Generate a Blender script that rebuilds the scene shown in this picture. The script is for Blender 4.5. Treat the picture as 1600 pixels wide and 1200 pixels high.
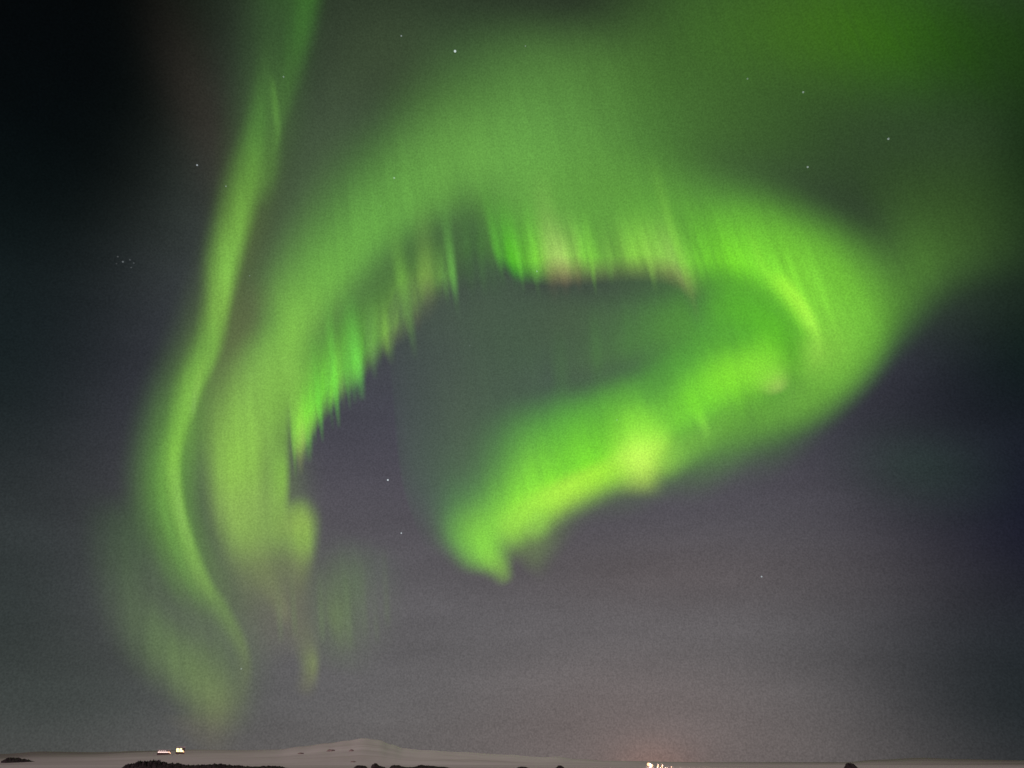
import bpy, bmesh, math, random
from mathutils import Vector, Matrix, noise as mnoise

for o in list(bpy.data.objects):
    bpy.data.objects.remove(o)
scene = bpy.context.scene
COL = scene.collection
R = math.radians

# ------------------------------------------------------------------ camera
W, H, F = 1600.0, 1200.0, 1155.0
PITCH = math.atan2(592.0, F)            # true horizon falls near the bottom edge
CAMZ = 1.7
cd = bpy.data.cameras.new('camera')
cam = bpy.data.objects.new('camera', cd)
COL.objects.link(cam)
cam.location = (0, 0, CAMZ)
cam.rotation_euler = (R(90) + PITCH, 0, 0)
cd.sensor_width = 36.0
cd.lens = 36.0 * F / W
cd.clip_start = 0.1
cd.clip_end = 600000.0
scene.camera = cam
CAM = Vector((0, 0, CAMZ))
CP, SP = math.cos(PITCH), math.sin(PITCH)


def ray(x, y):
    """unit direction in the world for a point of the photograph"""
    a, b = (x - W / 2) / F, (H / 2 - y) / F
    return Vector((a, CP - b * SP, SP + b * CP)).normalized()


def s2l(c):
    out = []
    for v in c:
        v = max(0.0, v) / 255.0
        out.append(v / 12.92 if v <= 0.04045 else ((v + 0.055) / 1.055) ** 2.4)
    return out


# ------------------------------------------------------------------ night sky (world)
world = bpy.data.worlds.new("World")
scene.world = world
world.use_nodes = True
nt = world.node_tree
nt.nodes.clear()


def nn(tree, kind, **kw):
    n = tree.nodes.new(kind)
    for k, v in kw.items():
        setattr(n, k, v)
    return n


tc = nn(nt, 'ShaderNodeTexCoord')
DIR = tc.outputs['Generated']
sep = nn(nt, 'ShaderNodeSeparateXYZ')
nt.links.new(DIR, sep.inputs[0])
ramp = nn(nt, 'ShaderNodeValToRGB')
ramp.color_ramp.interpolation = 'B_SPLINE'
stops = [(-0.05, (60, 56, 54)), (0.0, (102, 98, 97)), (0.06, (96, 95, 96)), (0.14, (100, 98, 100)),
         (0.22, (90, 88, 92)), (0.30, (82, 79, 86)), (0.38, (72, 71, 81)), (0.46, (68, 70, 78)),
         (0.56, (64, 71, 68)), (0.72, (52, 62, 50)), (0.82, (44, 56, 40)), (1.0, (25, 36, 22))]
mr = nn(nt, 'ShaderNodeMapRange')
mr.inputs['From Min'].default_value = -0.1
mr.inputs['From Max'].default_value = 1.0
nt.links.new(sep.outputs['Z'], mr.inputs['Value'])
els = ramp.color_ramp.elements
while len(els) < len(stops):
    els.new(0.5)
for e, (z, c) in zip(els, stops):
    e.position = (z + 0.1) / 1.1
for e, (z, c) in zip(els, stops):
    e.color = s2l(c) + [1]
nt.links.new(mr.outputs[0], ramp.inputs[0])
cur = ramp.outputs[0]

# soft patches of glow and darkness in the night sky: (x, y, radius x, radius y, tilt, strength, colour)
PATCHES = [
    (-60, -120, 455, 540, 0, .98, (3, 5, 6), 3.4),
    (-60, 200, 370, 480, 0, .93, (4, 6, 8), 1.6),
    (-40, 600, 300, 330, 0, .85, (17, 29, 30), 1.0),
    (-40, 960, 330, 260, 0, .80, (40, 50, 49), 1.0),
    (120, 1090, 260, 120, 0, .55, (60, 68, 64), 1.0),
    (1720, 820, 450, 380, 0, .98, (18, 19, 38), 1.3),
    (1680, 550, 300, 150, 12, .93, (14, 23, 29), 1.0),
    (1700, 1100, 430, 200, 0, .92, (30, 38, 41), 1.2),
    (1720, 220, 260, 330, 0, .95, (12, 34, 8), 1.2),
    (1430, 730, 110, 60, -10, .45, (44, 66, 56), 1.0),
    (1050, 900, 260, 60, 0, .35, (104, 93, 92), 1.0),
    (1000, 1160, 260, 140, 0, .5, (132, 116, 113), 1.0),
    (1022, 1200, 66, 44, 0, .42, (160, 124, 112), 1.0),
    (335, 220, 50, 170, 12, .35, (62, 50, 46), 1.0),
]


def mixc(fac_socket, a, b_col):
    m = nn(nt, 'ShaderNodeMix', data_type='RGBA', blend_type='MIX')
    nt.links.new(fac_socket, m.inputs[0])
    nt.links.new(a, m.inputs[6])
    m.inputs[7].default_value = s2l(b_col) + [1]
    return m.outputs[2]


for (x, y, sx, sy, rot, k, col, shape) in PATCHES:
    if k <= 0:
        continue
    c = ray(x, y)
    t1 = (ray(x + 1, y) - ray(x - 1, y)) / 2
    t2 = (ray(x, y - 1) - ray(x, y + 1)) / 2
    ca, sa = math.cos(R(rot)), math.sin(R(rot))
    u = t1 * ca + t2 * sa
    w = c.cross(t1).normalized()
    w = -c.cross(u.normalized()) if (c.cross(u.normalized())).dot(t2) < 0 else c.cross(u.normalized())
    un = u.normalized()
    wn = w.normalized()
    cn = un.cross(wn)
    M = Matrix((un, wn, cn)).transposed()
    mp = nn(nt, 'ShaderNodeMapping', vector_type='TEXTURE')
    mp.inputs['Location'].default_value = c
    mp.inputs['Rotation'].default_value = M.to_euler('XYZ')
    mp.inputs['Scale'].default_value = (sx * t1.length, sy * t2.length, 0.8)
    nt.links.new(DIR, mp.inputs['Vector'])
    dp = nn(nt, 'ShaderNodeVectorMath', operation='DOT_PRODUCT')
    nt.links.new(mp.outputs[0], dp.inputs[0])
    nt.links.new(mp.outputs[0], dp.inputs[1])
    pw = nn(nt, 'ShaderNodeMath', operation='POWER')
    nt.links.new(dp.outputs['Value'], pw.inputs[0])
    pw.inputs[1].default_value = shape
    m1 = nn(nt, 'ShaderNodeMath', operation='MULTIPLY')
    nt.links.new(pw.outputs[0], m1.inputs[0])
    m1.inputs[1].default_value = -1.0
    m2 = nn(nt, 'ShaderNodeMath', operation='EXPONENT')
    nt.links.new(m1.outputs[0], m2.inputs[0])
    m3 = nn(nt, 'ShaderNodeMath', operation='MULTIPLY')
    nt.links.new(m2.outputs[0], m3.inputs[0])
    m3.inputs[1].default_value = k
    cur = mixc(m3.outputs[0], cur, col)

# uneven thin cloud and fine noise added as image grain over the night sky
n1 = nn(nt, 'ShaderNodeTexNoise')
n1.inputs['Scale'].default_value = 5.0
n1.inputs['Detail'].default_value = 4.0
stretch = nn(nt, 'ShaderNodeMapping')
stretch.inputs['Scale'].default_value = (0.8, 0.8, 3.0)
nt.links.new(DIR, stretch.inputs[0])
nt.links.new(stretch.outputs[0], n1.inputs['Vector'])
n2 = nn(nt, 'ShaderNodeTexNoise')
n2.inputs['Scale'].default_value = 480.0
n2.inputs['Detail'].default_value = 1.0
nt.links.new(DIR, n2.inputs['Vector'])
ma = nn(nt, 'ShaderNodeMapRange')
ma.inputs['From Min'].default_value = 0.3
ma.inputs['From Max'].default_value = 0.7
ma.inputs['To Min'].default_value = 0.90
ma.inputs['To Max'].default_value = 1.10
nt.links.new(n1.outputs['Fac'], ma.inputs['Value'])
mb = nn(nt, 'ShaderNodeMapRange')
mb.inputs['From Min'].default_value = 0.25
mb.inputs['From Max'].default_value = 0.75
mb.inputs['To Min'].default_value = 0.83
mb.inputs['To Max'].default_value = 1.17
nt.links.new(n2.outputs['Fac'], mb.inputs['Value'])
mm = nn(nt, 'ShaderNodeMath', operation='MULTIPLY')
nt.links.new(ma.outputs[0], mm.inputs[0])
nt.links.new(mb.outputs[0], mm.inputs[1])
bg = nn(nt, 'ShaderNodeBackground')
nt.links.new(cur, bg.inputs['Color'])
nt.links.new(mm.outputs[0], bg.inputs['Strength'])
wo = nn(nt, 'ShaderNodeOutputWorld')
nt.links.new(bg.outputs[0], wo.inputs['Surface'])

# ------------------------------------------------------------------ sun lamp added to brighten and warm the snow (low behind the viewer)
sd = bpy.data.lights.new('snow_fill_light', 'SUN')
sd.energy = 1.42
sd.angle = R(10)
sd.color = (1.0, 0.66, 0.76)
so = bpy.data.objects.new('snow_fill_light', sd)
COL.objects.link(so)
so.rotation_euler = (R(62), 0, R(-25))

scene.view_settings.view_transform = 'Standard'
scene.view_settings.look = 'None'
scene.view_settings.exposure = 0.0
scene.view_settings.gamma = 1.0
scene.render.engine = 'CYCLES'
scene.cycles.transparent_max_bounces = 128
scene.cycles.max_bounces = 6


# ------------------------------------------------------------------ helpers
def tag(o, label=None, cat=None, group=None, kind=None):
    if label: o['label'] = label
    if cat: o['category'] = cat
    if group: o['group'] = group
    if kind: o['kind'] = kind
    return o


def empty(name, loc, label, cat, group=None):
    o = bpy.data.objects.new(name, None)
    COL.objects.link(o)
    o.location = loc
    o.empty_display_size = 1.0
    return tag(o, label, cat, group)


def mesh_obj(name, verts, faces, mat, parent=None, smooth=False):
    me = bpy.data.meshes.new(name)
    base = Vector(parent.location) if parent else Vector((0, 0, 0))
    me.from_pydata([Vector(v) - base for v in verts], [], faces)
    me.materials.append(mat)
    if smooth:
        me.polygons.foreach_set('use_smooth', [True] * len(me.polygons))
    me.update()
    o = bpy.data.objects.new(name, me)
    COL.objects.link(o)
    if parent:
        o.parent = parent
    return o


def bm_obj(name, bm, mat, parent=None, loc=None, smooth=False):
    me = bpy.data.meshes.new(name)
    bmesh.ops.recalc_face_normals(bm, faces=bm.faces)
    bm.to_mesh(me)
    bm.free()
    me.materials.append(mat)
    if smooth:
        me.polygons.foreach_set('use_smooth', [True] * len(me.polygons))
    o = bpy.data.objects.new(name, me)
    COL.objects.link(o)
    if loc is not None:
        o.location = loc
    if parent:
        o.parent = parent
    return o


def box(bm, cx, cy, cz, sx, sy, sz):
    g = bmesh.ops.create_cube(bm, size=1.0)
    for v in g['verts']:
        v.co = Vector((cx + v.co.x * sx, cy + v.co.y * sy, cz + v.co.z * sz))


def new_mat(name):
    m = bpy.data.materials.new(name)
    m.use_nodes = True
    m.node_tree.nodes.clear()
    return m, m.node_tree


# ------------------------------------------------------------------ snow, rock materials
def snow_mat():
    m, t = new_mat('snow')
    out = nn(t, 'ShaderNodeOutputMaterial')
    p = nn(t, 'ShaderNodeBsdfPrincipled')
    p.inputs['Roughness'].default_value = 0.75
    t.links.new(p.outputs[0], out.inputs[0])
    g = nn(t, 'ShaderNodeNewGeometry')
    a = nn(t, 'ShaderNodeTexNoise')
    a.inputs['Scale'].default_value = 0.006
    a.inputs['Detail'].default_value = 8
    a.inputs['Roughness'].default_value = 0.62
    t.links.new(g.outputs['Position'], a.inputs['Vector'])
    r = nn(t, 'ShaderNodeValToRGB')
    r.color_ramp.elements[0].position = 0.30
    r.color_ramp.elements[0].color = (0.66, 0.63, 0.61, 1)
    r.color_ramp.elements[1].position = 0.52
    r.color_ramp.elements[1].color = (0.84, 0.82, 0.82, 1)
    # town light put into the snow colour: darker to both sides, with random patches
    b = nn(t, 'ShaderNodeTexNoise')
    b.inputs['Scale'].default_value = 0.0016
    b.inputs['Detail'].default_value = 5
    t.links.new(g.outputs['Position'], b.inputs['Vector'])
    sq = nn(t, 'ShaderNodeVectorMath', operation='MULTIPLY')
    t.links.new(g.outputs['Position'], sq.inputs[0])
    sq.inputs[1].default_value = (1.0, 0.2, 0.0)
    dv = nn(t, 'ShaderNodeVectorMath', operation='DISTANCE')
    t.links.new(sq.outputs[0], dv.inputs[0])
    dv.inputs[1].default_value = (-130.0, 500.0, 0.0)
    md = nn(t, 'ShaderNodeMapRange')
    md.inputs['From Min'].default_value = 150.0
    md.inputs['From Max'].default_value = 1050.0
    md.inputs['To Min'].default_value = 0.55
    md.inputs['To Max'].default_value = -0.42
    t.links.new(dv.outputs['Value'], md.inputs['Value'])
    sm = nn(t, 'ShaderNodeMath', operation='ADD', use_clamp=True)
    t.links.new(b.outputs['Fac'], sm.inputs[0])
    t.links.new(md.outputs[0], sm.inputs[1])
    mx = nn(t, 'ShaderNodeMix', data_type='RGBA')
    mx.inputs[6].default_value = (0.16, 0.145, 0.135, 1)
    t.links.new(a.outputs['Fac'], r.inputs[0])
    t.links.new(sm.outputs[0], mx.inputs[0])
    t.links.new(r.outputs[0], mx.inputs[7])
    t.links.new(mx.outputs[2], p.inputs['Base Color'])
    return m


def rock_mat():
    m, t = new_mat('dark_heath_rock')
    out = nn(t, 'ShaderNodeOutputMaterial')
    p = nn(t, 'ShaderNodeBsdfPrincipled')
    p.inputs['Roughness'].default_value = 0.95
    t.links.new(p.outputs[0], out.inputs[0])
    g = nn(t, 'ShaderNodeNewGeometry')
    a = nn(t, 'ShaderNodeTexNoise')
    a.inputs['Scale'].default_value = 0.9
    a.inputs['Detail'].default_value = 6
    t.links.new(g.outputs['Position'], a.inputs['Vector'])
    r = nn(t, 'ShaderNodeValToRGB')
    r.color_ramp.elements[0].position = 0.35
    r.color_ramp.elements[0].color = (0.010, 0.008, 0.008, 1)
    r.color_ramp.elements[1].position = 0.75
    r.color_ramp.elements[1].color = (0.05, 0.042, 0.040, 1)
    t.links.new(a.outputs['Fac'], r.inputs[0])
    t.links.new(r.outputs[0], p.inputs['Base Color'])
    return m


def plain_mat(name, col, rough=0.7, metal=0.0):
    m, t = new_mat(name)
    out = nn(t, 'ShaderNodeOutputMaterial')
    p = nn(t, 'ShaderNodeBsdfPrincipled')
    p.inputs['Roughness'].default_value = rough
    p.inputs['Metallic'].default_value = metal
    a = nn(t, 'ShaderNodeTexNoise')
    a.inputs['Scale'].default_value = 2.0
    mx = nn(t, 'ShaderNodeMix', data_type='RGBA')
    mx.inputs[6].default_value = [c * 0.8 for c in col] + [1]
    mx.inputs[7].default_value = [c * 1.2 for c in col] + [1]
    t.links.new(a.outputs['Fac'], mx.inputs[0])
    t.links.new(mx.outputs[2], p.inputs['Base Color'])
    t.links.new(p.outputs[0], out.inputs[0])
    return m


def glow_mat(name, col, strength):
    m, t = new_mat(name)
    out = nn(t, 'ShaderNodeOutputMaterial')
    e = nn(t, 'ShaderNodeEmission')
    e.inputs['Color'].default_value = list(col) + [1]
    e.inputs['Strength'].default_value = strength
    t.links.new(e.outputs[0], out.inputs[0])
    return m


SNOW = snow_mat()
ROCK = rock_mat()

# ------------------------------------------------------------------ ground and hills
def fbm(x, y, s, z=0.0):
    return mnoise.fractal(Vector((x * s, y * s, z)), 1.0, 2.0, 5)


def polar_sheet(name, az0, az1, naz, rs, hfun):
    verts, faces = [], []
    for r in rs:
        for i in range(naz + 1):
            a = az0 + (az1 - az0) * i / naz
            x, y = r * math.sin(a), r * math.cos(a)
            verts.append((x, y, hfun(a, r, x, y)))
    n = naz + 1
    for j in range(len(rs) - 1):
        for i in range(naz):
            faces.append((j * n + i, j * n + i + 1, (j + 1) * n + i + 1, (j + 1) * n + i))
    return verts, faces


rs = [0.0] + [1.5 * 1.17 ** k for k in range(66)]
v, f = polar_sheet('ground', -math.pi, math.pi, 300, rs,
                   lambda a, r, x, y: 0.10 * fbm(x, y, 0.05) + min(1.0, r / 400) * 0.5 * fbm(x, y, 0.01) - 0.25 * min(1, r / 100))
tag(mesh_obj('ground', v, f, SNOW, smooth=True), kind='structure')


def lerp_tab(tab, x):
    if x <= tab[0][0]:
        return tab[0][1]
    for (x0, y0), (x1, y1) in zip(tab, tab[1:]):
        if x <= x1:
            t = (x - x0) / (x1 - x0)
            t = t * t * (3 - 2 * t)
            return y0 + (y1 - y0) * t
    return tab[-1][1]


def px_of_az(a):
    # column of the photograph whose horizon direction has this azimuth
    t = math.tan(a)
    # direction along horizon row y=1192:  a / (CP - b*SP)
    b = (H / 2 - 1192) / F
    return W / 2 + t * (CP - b * SP) * F


def elev_of(x, y):
    d = ray(x, y)
    return math.atan2(d.z, math.hypot(d.x, d.y))


SKYLINE = [(-700, 1180), (-200, 1176), (0, 1178), (60, 1174), (140, 1175), (230, 1173), (300, 1171), (380, 1172),
           (430, 1171), (470, 1166), (510, 1161), (540, 1157), (565, 1153), (590, 1156), (610, 1163),
           (630, 1169), (660, 1172), (720, 1175), (790, 1179), (850, 1183), (870, 1182), (900, 1186),
           (960, 1189), (1100, 1191), (1250, 1191), (1320, 1191), (1370, 1187), (1440, 1184), (1500, 1186), (1600, 1188), (2300, 1187)]


def hill_h(a, r, x, y):
    px = px_of_az(a) if abs(a) < 1.2 else 5000
    yy = lerp_tab(SKYLINE, px)
    e = math.tan(elev_of(min(max(px, -600), 2200), yy))
    d = 3200.0 + 500 * math.sin(a * 7)
    t = r / d
    if t < 1:
        prof = max(0.0, (t - 0.32) / 0.68)
        prof = prof ** 1.15
    else:
        prof = max(0.0, 1 - (t - 1) * 2.2)
    h = e * d * prof
    bump = fbm(x, y, 0.0022) * 3.0 * min(1, max(0, prof * 1.4)) * max(0.0, 1 - t * 1.3)
    return h + bump * (1 - 0.8 * min(1, max(0, t)) ** 4) + CAMZ * prof - 4.0 * (1 - min(1, prof * 6))


rs = [900 + 45 * k for k in range(64)] + [3800 + 200 * k for k in range(10)]
v, f = polar_sheet('hills', -1.0, 1.0, 420, rs, hill_h)
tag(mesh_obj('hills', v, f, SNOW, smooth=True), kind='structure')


# ------------------------------------------------------------------ rock outcrops
def at(x, y, dist):
    """point at a ground distance in the direction of a place of the photograph"""
    d = ray(x, y)
    return CAM + d * (dist / math.hypot(d.x, d.y))


def land_hit(x, y):
    d = ray(x, y)
    hxy = math.hypot(d.x, d.y)
    az = math.atan2(d.x, d.y)
    r = 910.0
    while r < 4200:
        p = CAM + d * (r / hxy)
        if p.z < hill_h(az, r, p.x, p.y):
            return r
        r += 10.0
    return 2500.0


def outcrop(x0, x1, ytop, dist, label, seed, tops=None, depth=6.0, ybot=1204):
    """ragged low mound of dark rock and heath; tops = silhouette table"""
    rnd = random.Random(seed)
    tops = tops or [(x0, ybot), ((x0 + x1) / 2, ytop), (x1, ybot)]
    n = max(20, int((x1 - x0) * 1.6))
    m = 10
    xc = (x0 + x1) / 2
    if dist is None:
        dist = land_hit(xc, ybot)
        base = at(xc, ybot, dist)
    else:
        base = at(xc, 1194, dist)
        base.z = 0
    sc = max(1.0, dist / 330.0)
    z0 = base.z - 0.7 * sc
    depth *= sc
    verts, faces = [], []
    for i in range(n + 1):
        x = x0 + (x1 - x0) * i / n
        top = lerp_tab(tops, x)
        ptop = at(x, top, dist)
        hgt = ptop.z - base.z
        d2 = Vector((ptop.x, ptop.y, 0)).normalized()
        end = min(1, min(i, n - i) / (0.12 * n + 1))
        for j in range(m + 1):
            s = -1 + 2 * j / m
            prof = max(0.0, 1 - abs(s) ** 2.2)
            jit = 1 + 0.30 * mnoise.noise(Vector((x * 0.21 + seed, s * 2.3, seed))) + 0.22 * (rnd.random() - .5)
            z = z0 + (hgt + 0.7 * sc) * prof * (jit if abs(s) > 0.12 else 1 + 0.20 * (rnd.random() - .5))
            p = Vector((ptop.x, ptop.y, 0)) + d2 * (s * depth * (0.45 + 0.55 * end))
            verts.append((p.x, p.y, z))
    k = m + 1
    for i in range(n):
        for j in range(m):
            faces.append((i * k + j, (i + 1) * k + j, (i + 1) * k + j + 1, i * k + j + 1))
    o = mesh_obj('rock_outcrop', [Vector(v) - base for v in verts], faces, ROCK)
    o.location = base
    tag(o, label, 'rock outcrop', 'dark outcrops along the snow')
    return o


outcrop(2, 54, 1182, None, 'small dark outcrop alone in the snow at the far left edge', 3,
        [(2, 1189), (12, 1184.5), (28, 1184.5), (42, 1187), (54, 1190)], 5, 1191)
outcrop(184, 470, 1187, 300, 'longest black outcrop, below the two lit houses', 5,
        [(184, 1203), (200, 1194), (222, 1190), (245, 1189), (268, 1193), (300, 1196), (345, 1194), (362, 1196), (390, 1198), (430, 1197), (470, 1204)])
outcrop(546, 578, 1196, 320, 'small black outcrop under the snowy peak', 7, [(546, 1203), (560, 1196), (570, 1197), (578, 1203)], 4)
outcrop(580, 606, 1191, 300, 'tiny pointed dark rock right of the snowy peak', 13, [(574, 1201), (583, 1195), (587, 1193), (594, 1197), (608, 1201)], 3)
outcrop(602, 722, 1195, 310, 'ragged black outcrop low in the centre left, right of the pointed rock', 9,
        [(602, 1203), (616, 1196), (640, 1199), (662, 1196), (690, 1198), (722, 1204)])
outcrop(798, 842, 1197, 330, 'low dark outcrop left of the small round hump near the centre', 11, [(798, 1203), (815, 1198), (842, 1204)], 4)
outcrop(862, 888, 1196, 330, 'small rounded dark hump between the centre outcrop and the floodlight', 17, [(862, 1203), (875, 1196), (888, 1203)], 3)
outcrop(1316, 1345, 1192, 320, 'small dark rock hump standing alone at the right', 15,
        [(1316, 1202), (1324, 1192), (1332, 1194), (1345, 1202)], 4)


def patch(x, y, wpx, hpx, dist, label, seed):
    """bare rock breaking through the snow of the mountain"""
    rnd = random.Random(seed)
    dist = land_hit(x, y)
    c = at(x, y, dist)
    k = dist / F
    bm = bmesh.new()
    bmesh.ops.create_icosphere(bm, subdivisions=3, radius=1.0)
    for v in bm.verts:
        n = 1 + 0.35 * mnoise.noise(v.co * 1.7 + Vector((seed, 0, 0)))
        v.co = Vector((v.co.x * wpx * k * n, v.co.y * wpx * k * n, v.co.z * hpx * k * n))
    o = bm_obj('rock_patch', bm, CLIFF, None, c)
    tag(o, label, 'rock patch', 'bare rock patches on the mountain')


CLIFF = plain_mat('bare_cliff', (0.27, 0.23, 0.20), 0.95)
patch(517, 1174, 6, 2.6, 2900, 'wide grey rock patch on the left flank of the mountain', 2)
patch(549, 1174, 3.2, 2.4, 2900, 'small brown rock patch just below the mountain top', 4)
patch(470, 1178, 4.5, 1.6, 2700, 'faint grey rock patch at the far left foot of the mountain', 6)
patch(552, 1191, 4, 1.4, 2000, 'flat grey rock patch at the bottom of the mountain', 8)

# ------------------------------------------------------------------ lit houses on the snowy slope, lamps of the settlement
WALL = plain_mat('dark_timber', (0.10, 0.07, 0.06))
ROOF = plain_mat('snowy_roof', (0.45, 0.42, 0.42))
METAL = plain_mat('lamp_metal', (0.12, 0.12, 0.12), 0.5, 0.6)
PINKWIN = glow_mat('pink_white_window_light', (1.0, 0.72, 0.66), 1.7)
YELWIN = glow_mat('yellow_window_light', (1.0, 0.82, 0.36), 3.0)
WHITELAMP = glow_mat('warm_white_lamp', (1.0, 0.50, 0.27), 2.1)


def prism_roof(bm, w, d, z0, h, ov):
    x, y = w / 2 + ov, d / 2 + ov
    vs = [bm.verts.new(p) for p in ((-x, -y, z0), (x, -y, z0), (x, y, z0), (-x, y, z0), (-x, 0, z0 + h), (x, 0, z0 + h))]
    for q in ((0, 1, 5, 4), (2, 3, 4, 5), (1, 2, 5), (3, 0, 4), (0, 3, 2, 1)):
        bm.faces.new([vs[i] for i in q])


def house(name, x, y, dist, w, d, h, label, wins, winmat, roof_h, lamps=()):
    p = at(x, y, dist)
    root = empty(name, p, label, 'house', 'lit houses on the snowy slope')
    root.rotation_euler = (0, 0, -math.atan2(p.x, p.y))
    bm = bmesh.new(); box(bm, 0, 0, h / 2 - 2, w, d, h + 4)
    bm_obj('wall', bm, WALL, root)
    bm = bmesh.new(); prism_roof(bm, w, d, h + 0.02, roof_h, 0.5)
    bm_obj('roof', bm, ROOF, root)
    for (wx, wz, ww, wh) in wins:
        bm = bmesh.new(); box(bm, wx, -d / 2 - 0.03, wz, ww, 0.1, wh)
        fr = bm_obj('window', bm, WALL, root)
        bm = bmesh.new(); box(bm, wx, -d / 2 - 0.11, wz, ww - 0.3, 0.06, wh - 0.3)
        bm_obj('pane', bm, winmat, fr)
    for (lx, lz) in lamps:
        bm = bmesh.new()
        bmesh.ops.create_uvsphere(bm, u_segments=12, v_segments=8, radius=0.8)
        for v in bm.verts:
            v.co = Vector((v.co.x * 1.4 + lx, v.co.y - d / 2 - 1.0, v.co.z + lz))
        bm_obj('outdoor_lamp', bm, WHITELAMP, root)
    return root


house('lit_house', 255.5, 1178.0, 2000, 27, 9, 6.5,
      'long low house with pinkish white lit windows, left of the yellow lit house',
      [(-10.5 + 4.2 * i, 3.4, 4.1, 2.2) for i in range(6)] + [(-9.5 + 4.0 * i, 6.0 - 0.1, 3.2, 0.9) for i in range(4)], PINKWIN, 2.2, [(10.0, 3.6), (13.6, 1.6)])
house('lit_house', 281.0, 1177.5, 2000, 18, 9, 11.5,
      'taller house with bright yellow windows, right of the long pink lit house',
      [(-6.2, 8.3, 5.0, 4.6), (0.2, 8.3, 5.0, 4.6), (-4.5, 4.6, 7.0, 2.4), (3.0, 5.0, 6.4, 3.4)], YELWIN, 3.0, [(7.4, 3.4)])


def lamp_post(x, ytop, dist, hw, hh, label, name='street_lamp', strength=1.0, power=600, flood=False):
    p = at(x, ytop, dist)
    top = p.z
    base = Vector((p.x, p.y, -0.3))
    root = empty(name, base, label, 'lamp', 'lamps of the settlement at the bottom edge')
    root.rotation_euler = (0, 0, -math.atan2(p.x, p.y))
    L = top - base.z
    bm = bmesh.new()
    bmesh.ops.create_cone(bm, cap_ends=True, segments=10, radius1=0.12, radius2=0.07, depth=L)
    for v in bm.verts:
        v.co.z += L / 2
        v.co.y += 0.55
    bm_obj('pole', bm, METAL, root)
    bm = bmesh.new(); box(bm, 0, 0.3, L, 0.1, 0.5, 0.1)
    bm_obj('bracket', bm, METAL, root)
    if flood:
        for sx in (-0.55, 0.55):
            q = 1.0 if sx < 0 else 0.62
            dz = 0.0 if sx < 0 else -0.55
            bm = bmesh.new(); bmesh.ops.create_cone(bm, cap_ends=True, segments=20, radius1=hh * .5 * q, radius2=hh * .36 * q, depth=0.6)
            bmesh.ops.rotate(bm, verts=bm.verts, matrix=Matrix.Rotation(R(-90), 3, 'X'))
            bmesh.ops.translate(bm, verts=bm.verts, vec=(sx * hw, 0.1, L + dz))
            hd = bm_obj('floodlight', bm, METAL, root)
            bm = bmesh.new(); bmesh.ops.create_uvsphere(bm, u_segments=18, v_segments=10, radius=hh * .47 * q)
            for v in bm.verts:
                v.co = Vector((v.co.x + sx * hw, v.co.y * .35 - .25, v.co.z + L + dz))
            bm_obj('lens', bm, WHITELAMP, hd)
    else:
        bm = bmesh.new()
        bmesh.ops.create_uvsphere(bm, u_segments=14, v_segments=10, radius=1)
        for v in bm.verts:
            v.co = Vector((v.co.x * hw / 2 + v.co.z * hw * 0.25, v.co.y * hw / 2, v.co.z * hh / 2 + L))
        bm_obj('lantern', bm, WHITELAMP, root, smooth=True)
        bm = bmesh.new(); bmesh.ops.create_cone(bm, cap_ends=True, segments=12, radius1=hw * 0.4, radius2=hw * 0.1, depth=hh * 0.3)
        for v in bm.verts:
            v.co.z += L + hh * 0.62
            v.co.x += hw * 0.2
        bm_obj('cap', bm, METAL, root)
    ld = bpy.data.lights.new('lamp_light', 'POINT')
    ld.energy = power
    ld.color = (1.0, 0.62, 0.48)
    ld.shadow_soft_size = 0.5
    lo = bpy.data.objects.new('lamp_light', ld)
    COL.objects.link(lo)
    lo.location = (0, -1.2, L)
    lo.parent = root


lamp_post(1016, 1194.5, 420, 1.5, 1.7, 'brightest lamp, a double floodlight on a mast at the bottom edge', 'floodlight_mast', power=60000, flood=True)
lamp_post(1028, 1198, 420, 0.8, 1.5, 'small street lamp next to the floodlight mast, second light from the left', power=16000)
lamp_post(1034.5, 1198, 425, 0.8, 1.5, 'small street lamp in the middle, third light of the bottom row', power=16000)
lamp_post(1048.5, 1199.5, 430, 1.0, 1.0, 'small street lamp standing furthest right of the bottom row', power=16000)

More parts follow.
